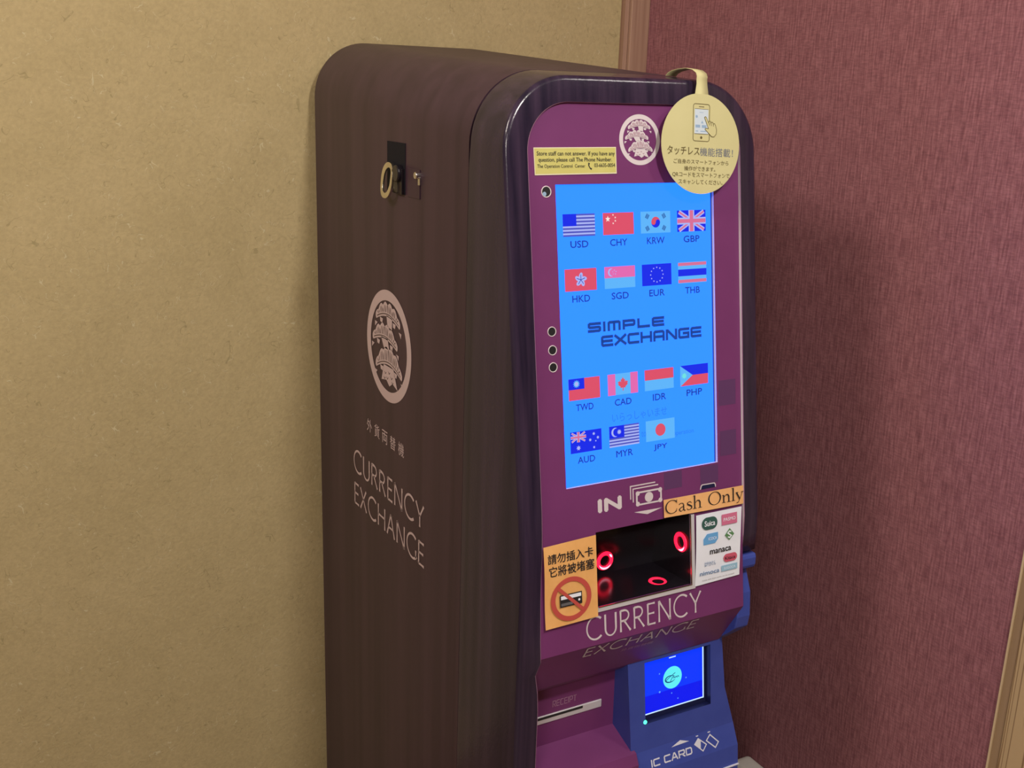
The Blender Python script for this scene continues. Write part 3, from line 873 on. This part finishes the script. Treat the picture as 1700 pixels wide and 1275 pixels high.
def ring_mesh(c, ax, bx, r0, r1, thick, core=()):
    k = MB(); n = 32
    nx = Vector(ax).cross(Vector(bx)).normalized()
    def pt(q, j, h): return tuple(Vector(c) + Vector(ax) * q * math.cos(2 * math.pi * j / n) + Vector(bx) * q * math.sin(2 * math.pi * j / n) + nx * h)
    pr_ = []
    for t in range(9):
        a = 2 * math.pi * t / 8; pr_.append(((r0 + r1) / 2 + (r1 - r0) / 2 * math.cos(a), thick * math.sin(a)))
    k.loft([[pt(q, j, h) for j in range(n)] for q, h in pr_], 'ring_red', True)
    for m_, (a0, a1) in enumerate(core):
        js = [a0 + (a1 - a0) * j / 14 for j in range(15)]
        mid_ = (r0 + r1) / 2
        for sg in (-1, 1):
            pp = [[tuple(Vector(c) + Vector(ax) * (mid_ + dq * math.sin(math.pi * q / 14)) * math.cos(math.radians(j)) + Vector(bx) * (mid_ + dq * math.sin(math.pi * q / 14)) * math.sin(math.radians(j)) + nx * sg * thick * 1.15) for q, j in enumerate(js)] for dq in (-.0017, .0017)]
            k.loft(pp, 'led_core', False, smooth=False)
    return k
ring_mesh((.121, yb - .002, Z0 - .580), (1, 0, 0), (0, 0, 1), .0090, .0155, .0018, ((200, 330), (20, 60))).build('glowing_ring', slot, 'red ring reflection on the slot floor, made as a glowing ring')
ring_mesh((bu1 - .002, -.062, Z0 - .5385), (0, -1, 0), (0, 0, 1), .0090, .0155, .0018, ((260, 350),)).build('glowing_ring', slot, 'red ring reflection on the slot floor, made as a glowing ring')  # glowing ring set on the slot's right wall
ring_mesh((.1765, -.060, Z0 + zf + .0035), (1, 0, 0), (0, 1, 0), .0090, .0145, .0015).build('glowing_ring', slot, 'red ring reflection on the slot floor, made as a glowing ring')  # reflection in the slot floor, built as a glowing ring

# ---- receipt slot
b = MB()
b.box((-.030, .8085, -.001), (.1145, .8225, .0022), 'steel_satin', RF)
rs = b.build('receipt_slot', mach, 'silver receipt slot', bevel=.002)
b = MB()
b.box((-.030, .8100, .0018), (.0780, .8140, .0027), 'slot_dark', RF)
b.build('slot_opening', rs, 'dark opening')

# ---- lock on the cabinet side
b = MB()
b.box((-.3950, -.0355, -.0002), (-.3220, .0445, .0012), 'black_plastic', SF)
lock = b.build('lock', mach, 'black lock plate with a hanging metal ring', bevel=.0006)
b = MB()
def cyl(mbx, c, ax, r, h0, h1, mt, n=24):
    ax = Vector(ax); e1 = ax.orthogonal().normalized(); e2 = ax.cross(e1)
    rr = [[tuple(Vector(c) + ax * h + (e1 * math.cos(2 * math.pi * j / n) + e2 * math.sin(2 * math.pi * j / n)) * q) for j in range(n)] for q, h in ((r, h0), (r, h1 - r * .12), (r * .88, h1))]
    mbx.loft(rr, mt, True, (True, True), smooth=False)
b.box((-.3580, .0040, .0010), (-.3240, .0440, .0060), 'black_gloss', SF)
cyl(b, (XL, .338, Z0 - .012), (-1, 0, 0), .0135, .0, .012, 'black_gloss')
b.build('lock_cylinder', lock, bevel=.0008)
b = MB()
n = 40                                         # flat oval ring, slightly faceted, standing off the plate
def oval(q, h):
    out = []
    for j in range(n):
        a = 2 * math.pi * j / n
        cxx = -.3680 + (.0225 * q) * math.copysign(abs(math.cos(a)) ** .85, math.cos(a))
        czz = .0250 + (.0285 * (1 - (1 - q) * .8)) * math.copysign(abs(math.sin(a)) ** .8, math.sin(a))
        out.append(SF(cxx, czz, h + .004 * math.sin(a)))
    return out
b.loft([oval(1, .010), oval(1, .014), oval(.62, .0135), oval(.62, .0105), oval(1, .010)], 'nickel', True, smooth=False)
b.build('key_ring', lock, 'shiny metal oval ring', bevel=.0006)
b = MB()
cyl(b, (XL, .2690, Z0 - .0095), (-1, 0, 0), .0055, 0, .008, 'chrome')
b.box((-.2690, .0125, .0), (-.2620, .0240, .003), 'chrome', SF)
b.box((-.3120, .0010, .0), (-.2655, .0455, .0014), 'dark_wood', SF)
b.build('lock_stud', lock, 'dark cover flap with a chrome stud', bevel=.0004)

# ---- blue card reader with its side wing
b = MB()
mt = 'blue_plastic'
wx0, wx1, wy0, wy1 = .1700, .3022, .0052, .1085
def aq(p, m2=mt, h=0): b.poly([AF(u, w, h) for u, w in p], m2)
tl, tr, br, bl_ = (.1372, -.030), (.3215, -.030), (.3497, .1530), (.1410, .1530)
mid = (.3320, .086)
aq([tl, tr, (.3265, .0), (wx1, wy0), (wx0, wy0)])
aq([(.3265, .0), mid, br, (wx1, wy1), (wx1, wy0)])
aq([br, bl_, (wx0, wy1), (wx1, wy1)])
aq([bl_, tl, (wx0, wy0), (wx0, wy1)])
dW = -.0125
for a, c in (((wx0, wy0), (wx1, wy0)), ((wx1, wy0), (wx1, wy1)), ((wx1, wy1), (wx0, wy1)), ((wx0, wy1), (wx0, wy0))):
    b.poly([AF(*a, 0), AF(*c, 0), AF(*c, dW - .002), AF(*a, dW - .002)], 'navy_plastic')
# lettered band and lower front
e0 = [AF(*bl_, 0), AF(*br, 0)]
e1 = [BF(.1450, .0377, 0), BF(.3535, .0377, 0)]
e2 = [(.1480, -.0935, 0), (.3545, -.0935, 0)]
b.poly([e0[0], e0[1], e1[1], e1[0]], mt)
b.poly([e1[0], e1[1], (.3530, -.0885, Z0 - .960), (.1480, -.0885, Z0 - .960)], mt)
b.poly([(.1480, -.0885, Z0 - .960), (.3530, -.0885, Z0 - .960), (.3530, -.0905, Z0 - 1.12), (.1480, -.0905, Z0 - 1.12)], mt)
b.poly([(.1480, -.0905, Z0 - 1.12), (.3530, -.0905, Z0 - 1.12), (.3530, -.0700, Z0 - 1.14), (.1480, -.0700, Z0 - 1.14)], mt)
# left and right flanks
lf = [AF(*tl, 0), AF(*bl_, 0), e1[0], (.1480, -.0885, Z0 - .960), (.1480, -.0905, Z0 - 1.12), (.1480, -.0700, Z0 - 1.14)]
lb = [(p[0] - .0005, max(-.0165, p[1] + .002) if k < 3 else -.070, p[2]) for k, p in enumerate(lf)]
for k in range(len(lf) - 1): b.poly([lf[k], lf[k + 1], lb[k + 1], lb[k]], 'blue_plastic')
rf_ = [AF(*tr, 0), AF(.3265, 0, 0), AF(*mid, 0), AF(*br, 0), e1[1], (.3530, -.0885, Z0 - .960), (.3530, -.0905, Z0 - 1.12), (.3530, -.0700, Z0 - 1.14)]
rb = [(p[0], .02, p[2]) for p in rf_]
for k in range(len(rf_) - 1): b.poly([rf_[k], rf_[k + 1], rb[k + 1], rb[k]], mt)
reader = b.build('card_reader', mach, 'blue plastic card reader housing', weld=True)
# wing wrapping the right end of the overhang
b = MB()
wp = [(-.050, -.600), (-.0690, -.604), (-.0850, -.640), (-.0890, -.680), (-.0860, -.700), (-.0680, -.718), (-.0240, -.757), (.02, -.757), (.02, -.600)]
b.loft([[(x, y, Z0 + z) for y, z in wp] for x in (.3188, .3460)], mt, True, (True, True), smooth=False)
lp = [(-.060, -.574), (-.0840, -.574), (-.0865, -.580), (-.0865, -.592), (-.0840, -.598), (-.060, -.602)]
b.loft([[(x, y, Z0 + z) for y, z in lp] for x in (.3188, .3490)], mt, True, (True, True), smooth=False)
b.build('side_wing', reader, bevel=.0018, weld=True)
# little screen
i = Ink(AF, dW)
i.rect(wx0 + .0004, wy0 + .0004, wx1 - .0004, wy1 - .0004, 'navy_plastic')
s0, s1, t0, t1 = .1715, .2952, .0120, .0985
i.rect(s0, t0, s1, t1, 'tab_blue', .0003)
i.rect(s0, t0 + (t1 - t0) * .66, s1, t1, 'tab_deep', .0004)
i.rect(s1, t0, s1 + .0026, t1 + .0024, 'tab_white', .0003); i.rect(s0, t1, s1, t1 + .0022, 'tab_white', .0003)  # light on the tablet's edge, painted as glowing white strips
i.disc(.2335, .0494, .0188, 'tab_disc', .0006)
for p in ((.2075, .0682, .0018), (.2075, .0372, .0012), (.2610, .0566, .0013), (.2315, .0760, .0012), (.2440, .0880, .0012)): i.disc(p[0], p[1], p[2], 'tab_dot', .0006, n=14)
i.stroke(arc(.2290, .0510, .0100, .0055, 20, 320, 18), [.0006 + .0016 * math.sin(math.pi * q / 18) for q in range(19)], 'tab_ink', .0008)
i.stroke([(.2190, .0530), (.2280, .0475), (.2390, .0425)], .0012, 'tab_ink', .0008)
i.stroke([(.2290, .0555), (.2330, .0490), (.2370, .0470)], .0012, 'tab_ink', .0008)
i.text('nnnx', (.2345, .0490, .2470, .0520), 'tab_ink', .03, .0008) if False else i.stroke([(.2345, .0515), (.2365, .0490), (.2385, .0513), (.2405, .0490), (.2425, .0513), (.2445, .0490), (.2465, .0512)], .0011, 'tab_ink', .0008)
i.rect(.2270, .0138, .2405, .0156, 'tab_white', .0006)
i.build('reader_screen', reader, 'small lit blue screen with a pale cyan disc')
k = MB()
n = 16
rings = [[AF(.1693 + q * math.cos(2 * math.pi * j / n), .1004 + .004 + q * math.sin(2 * math.pi * j / n), h) for j in range(n)] for q, h in ((.0034, -.0002), (.0032, .0010), (.0018, .0018), (.0003, .0020))]
k.loft(rings, 'led_green', True, (False, True))
k.build('status_light', reader, 'glowing green status light')
i = Ink(BF, .0005)
square_text(i, 'IC CaRD', (.1765, .0162, .2590, .0285), .0023, 'print_white', gap=.36, slant=0.0)
i.P([(.2188, .0072), (.2380, .0004), (.2554, .0064)], 'print_white')
i.stroke([(.2739, .0075), (.2890, .0208), (.2808, .0296), (.2655, .0149)], .0018, 'print_white', closed=True)
i.P([(.2739, .0075), (.2785, .0116), (.2765, .0250), (.2655, .0149)], 'print_white', .0001)
i.stroke([(.2986, .0072), (.3140, .0230), (.3065, .0306), (.2900, .0150)], .0020, 'print_white', closed=True)
i.rect(.2700, .0020, .2748, .0036, 'print_white'); i.rect(.2945, .0018, .2998, .0034, 'print_white')
i.build('lettering', reader, 'white lettering, arrow and card symbols')
b = MB()
b.box((.200, -.0905, Z0 - .9600), (.3535, -.0875, Z0 - .9580), 'print_white')  # thin white bar across the reader's lower front
b.build('white_line', reader, 'thin white line')

# ------------------------------------------------------------------ papers stuck on the machine
def paper(name, quad, mt, h0, th, warp=None, edge=None):
    """thin sheet on the panel from four corners (top left, top right, bottom right, bottom left)"""
    k = Ink(PF, 0.0)
    n = 8
    def at(a, c, h):
        u = (quad[0][0] * (1 - a) + quad[1][0] * a) * (1 - c) + (quad[3][0] * (1 - a) + quad[2][0] * a) * c
        v = (quad[0][1] * (1 - a) + quad[1][1] * a) * (1 - c) + (quad[3][1] * (1 - a) + quad[2][1] * a) * c
        return PF(u, v, h + (warp(a, c) if warp else 0))
    for s, h in ((0, h0), (1, h0 + th)):
        g = [at(x / n, y / n, h) for y in range(n + 1) for x in range(n + 1)]
        k.add(g, [(y * (n + 1) + x, y * (n + 1) + x + 1, (y + 1) * (n + 1) + x + 1, (y + 1) * (n + 1) + x) for y in range(n) for x in range(n)], mt, True)
    rim = [(x / n, 0) for x in range(n)] + [(1, y / n) for y in range(n)] + [(1 - x / n, 1) for x in range(n)] + [(0, 1 - y / n) for y in range(n)]
    k.loft([[at(a, c, h0) for a, c in rim], [at(a, c, h0 + th) for a, c in rim]], edge or mt, True, smooth=False)
    k.at = at
    k.h = h0 + th
    return k
hp = .0006
# yellow notice
k = paper('notice_sticker', [(-.0336, -.0489), (.0990, -.0500), (.0990, -.0137), (-.0330, -.0126)], 'label_edge', .0003, .0006)
k.h = .0010
k.P([(-.0325, -.0478), (.0978, -.0489), (.0978, -.0152), (-.0320, -.0141)], 'yellow_label')
k.text('Store staff can not answer. If you have any', (-.0290, -.0440, .0962, -.0368), 'ink_black', .012, .0003)
k.text('question, please call The Phone Number.', (-.0268, -.0357, .0915, -.0287), 'ink_black', .012, .0003)
k.text('The Operation Control  Center', (-.0290, -.0268, .0470, -.0208), 'ink_black', .006, .0003)
k.stroke([(.0535, -.0285), (.0528, -.0250), (.0548, -.0215), (.0575, -.0200)], [.0028, .0014, .0014, .0028], 'ink_black', .0003)
k.text('03-6635-0054', (.0620, -.0278, .0962, -.0228), 'ink_black', .012, .0003)
o = k.build('notice_sticker')
tag(o, 'small yellow English notice sticker at the top left of the magenta panel', 'sticker')

# cash only sign
k = paper('paper_sign', [(.1652, .4632), (.3184, .4642), (.3180, .4932), (.1655, .4905)], 'peach_paper', .0030, .0004, lambda a, c: .0015 * math.sin(a * 3.1) * c)
k.h = .0050
serif_text(k, 'Cash Only', .1662, .3178, .4852, .0200, 'ink_black')
o = k.build('paper_sign')
tag(o, 'orange strip of paper lettered Cash Only above the note slot', 'sign')

# do-not-insert-card sign
k = paper('paper_sign', [(-.0457, .4970), (.0416, .4938), (.0412, .6150), (-.0468, .6168)], 'orange_paper', .0060, .0004, lambda a, c: .0012 * math.sin(c * 6) * (1 - a))
k.h = .0078
k.text('請勿插入卡', (-.0400, .5087, .0352, .5228), 'ink_black', .014)
k.text('它將被堵塞', (-.0385, .5265, .0366, .5415), 'ink_black', .014)
k.ring(-.0040, .5785, .0265, .0338, 'ink_red', .0001, k=.95)
def cardq(u0, v0, u1, v1): return [(u0, v0), (u1, v0), (u1, v1), (u0, v1)]
k.P(cardq(-.0230, .5705, .0140, .5885), 'ink_black', .0001)
k.P(cardq(-.0212, .5722, .0124, .5775), 'white_paper', .0003)
k.P(cardq(-.0212, .5828, -.0020, .5868), 'ink_grey', .0003)
k.disc(.0090, .5822, .0018, 'white_paper', .0003, n=16)
k.stroke([(-.0250, .5600), (.0160, .5985)], .0050, 'ink_red', .0005)
o = k.build('paper_sign')
tag(o, 'orange paper sign with Chinese text and a crossed-out bank card', 'sign')

# sheet of accepted marks
k = paper('logo_sheet', [(.2258, .4974), (.3150, .4974), (.3086, .6060), (.2212, .6080)], 'white_paper', .0026, .0004, lambda a, c: .0015 * math.sin(c * 3.1) * (1 - a))
k.h = .0050
def pill(u0, v0, u1, v1, mt, h=0):
    r = (v1 - v0) / 2
    k.P(arc(u0 + r, (v0 + v1) / 2, r, r, 90, 270, 12) + arc(u1 - r, (v0 + v1) / 2, r, r, 270, 450, 12), mt, h)
pill(.2348, .5030, .2650, .5226, 'ink_green')
k.text('Suica', (.2400, .5085, .2600, .5168), 'white_paper', .02, .0003)
k.rect(.2735, .5036, .3040, .5206, 'ink_rose')
k.text('PASMO', (.2770, .5095, .3005, .5148), 'white_paper', .01, .0003)
k.P([(.2372, .5365), (.2445, .5290), (.2658, .5290), (.2658, .5395), (.2600, .5456), (.2372, .5456)], 'ink_sky')
k.text('ICOCA', (.2470, .5350, .2630, .5395), 'white_paper', .01, .0003)
k.P([(.2888, .5270), (.2978, .5373), (.2880, .5462), (.2792, .5370)], 'ink_leaf')
k.stroke([(.2918, .5330), (.2880, .5318), (.2850, .5345), (.2885, .5370), (.2918, .5392), (.2885, .5420), (.2850, .5405)], .0022, 'white_paper', .0003)
k.text('manaca', (.2496, .5560, .2912, .5622), 'ink_black', .02)
pill(.2760, .5672, .3030, .5800, 'ink_crimson')
k.text('Kitaca', (.2790, .5715, .2990, .5765), 'ink_black', .01, .0003)
k.text('はやかけん', (.2388, .5725, .2604, .5800), 'ink_mid_blue', .01)
k.text('nimoca', (.2296, .5868, .2672, .5930), 'ink_mid_blue', .012)
k.rect(.2715, .5845, .3032, .5938, 'ink_pale_blue')
k.text('SUGOCA', (.2760, .5875, .2990, .5912), 'white_paper', .0, .0003)
k.text('Cards with these marks can be charged', (.2334, .6000, .2965, .6022), 'ink_grey', .0)
o = k.build('logo_sheet')
tag(o, 'white sheet of coloured transit card marks beside the note slot', 'sign')

# ------------------------------------------------------------------ round hanging tag
RT = math.radians(2.4)
TC = (.2362, -.0530)
TH_ = .0160
def TF(u, v, h):                       # tag's own axes, turned a little clockwise
    x = TC[0] + u * math.cos(RT) - v * math.sin(RT); y = TC[1] + u * math.sin(RT) + v * math.cos(RT)
    return PF(x, y, TH_ + h)
k = Ink(TF, 0.0)
rT = .0708
dp = []
for j in range(61):
    a = math.radians(-90 + 9.5 + (360 - 19) * j / 60)
    dp.append((rT * math.cos(a), rT * math.sin(a)))
k.prism(dp, 0, .0005, TF, 'tag_card')
# neck that climbs and bends back over the top edge
nw = .0096
def neck(t):
    """centre line: (v, h) in tag axes for the straight part, then world points for the bend"""
path = [TF(0, -rT + .001, .00025), TF(0, -.084, .00025), TF(0, -.0905, 0.000)]
p_end = TF(0, -.0905, 0)
bend = [(.0056, .1480), (.0085, .1528), (.0175, .1570), (.0330, .1590), (.0500, .1580), (.0650, .1556), (.0740, .1525), (.0790, ztop(.079) + .0007)]
path += [(p_end[0] + .0 * q, y, Z0 + z) for q, (y, z) in enumerate(bend)]
def ribbon(mbx, path, w, th, mt):
    rings = []
    for q, p in enumerate(path):
        p = Vector(p); a = Vector(path[max(0, q - 1)]); c = Vector(path[min(len(path) - 1, q + 1)])
        d = (c - a).normalized(); sx = Vector((math.cos(RT), 0, -math.sin(RT))); nn = sx.cross(d).normalized()
        ww = w * (1.0 if q else 1.25)
        rings.append([tuple(p + sx * ww + nn * th), tuple(p - sx * ww + nn * th), tuple(p - sx * ww - nn * th), tuple(p + sx * ww - nn * th)])
    mbx.loft(rings, mt, True, (True, True), smooth=True)
ribbon(k, path, nw, .00025, 'tag_card')
k.h = .0008
def T(u, v): return (u, v)
# phone drawing
def rrect(u0, v0, u1, v1, r, n=5):
    return arc(u0 + r, v0 + r, r, r, 180, 270, n) + arc(u1 - r, v0 + r, r, r, 270, 360, n) + arc(u1 - r, v1 - r, r, r, 0, 90, n) + arc(u0 + r, v1 - r, r, r, 90, 180, n)
k.stroke(rrect(-.0150, -.0560, .0145, -.0040, .0035), .0009, 'ink_brown', 0, closed=True)
k.rect(-.0126, -.0490, .0122, -.0142, 'phone_screen')
k.stroke([(-.0126, -.0490), (.0122, -.0490)], .0006, 'ink_brown', .0001); k.stroke([(-.0126, -.0142), (.0122, -.0142)], .0006, 'ink_brown', .0001)
k.stroke([(-.0050, -.0522), (.0045, -.0522)], .0010, 'ink_brown')
k.disc(-.0002, -.0090, .0020, 'ink_brown', n=16)
k.rect(-.0108, -.0268, -.0025, -.0228, 'phone_button', .0001); k.rect(.0005, -.0268, .0088, -.0228, 'phone_button', .0001)
k.disc(-.0090, -.0382, .0020, 'phone_button', .0001, n=14); k.P([(-.0010, -.0290), (.0012, -.0330), (.0034, -.0290)], 'phone_button', .0001)
k.rect(-.0040, -.0445, .0030, -.0438, 'phone_button', .0001)
k.rect(-.0105, -.0185, -.0060, -.0172, 'phone_button', .0001); k.rect(-.0020, -.0185, .0080, -.0172, 'phone_button', .0001)
hand = [(.0050, -.0375), (.0066, -.0388), (.0084, -.0378), (.0128, -.0302), (.0135, -.0325), (.0160, -.0325), (.0168, -.0300), (.0182, -.0318), (.0205, -.0312), (.0212, -.0290), (.0235, -.0300), (.0255, -.0270), (.0275, -.0210), (.0268, -.0150), (.0230, -.0110), (.0185, -.0112), (.0120, -.0165), (.0065, -.0205), (.0070, -.0226), (.0125, -.0222)]
k.P(hand, 'tag_card', .0002)
k.stroke(hand, .0009, 'ink_brown', .0003, closed=True)
for p in ((.0135, -.0300, .0143, -.0268), (.0170, -.0298, .0178, -.0262), (.0212, -.0288, .0215, -.0258)):
    k.stroke([(p[0], p[1]), (p[2], p[3])], .0008, 'ink_brown', .0004)
k.text('タッチレス', (-.0605, .0045, -.0030, .0165), 'ink_brown', .012)
k.text('機能搭載！', (-.0022, .0048, .0590, .0168), 'ink_slate', .004)
k.text('ご自身のスマートフォンから', (-.0490, .0222, .0510, .0287), 'ink_brown', .004)
k.text('操作ができます。', (-.0300, .0318, .0265, .0383), 'ink_brown', .006)
k.text('QRコードをスマートフォンで', (-.0510, .0405, .0535, .0475), 'ink_brown', .004)
k.text('スキャンしてください。', (-.0400, .0505, .0405, .0572), 'ink_brown', .004)
o = k.build('hanging_tag')
tag(o, 'round yellow card tag with a phone drawing, hung over the top of the machine', 'tag')

# ------------------------------------------------------------------ white box low on the red wall
b = MB()
b.box((XW - .052, -.12, .0), (XW - .0005, .228, .238), 'white_plastic')
o = b.build('cable_cover', bevel=.012)
tag(o, 'white plastic box low on the red wall beside the machine', 'box')
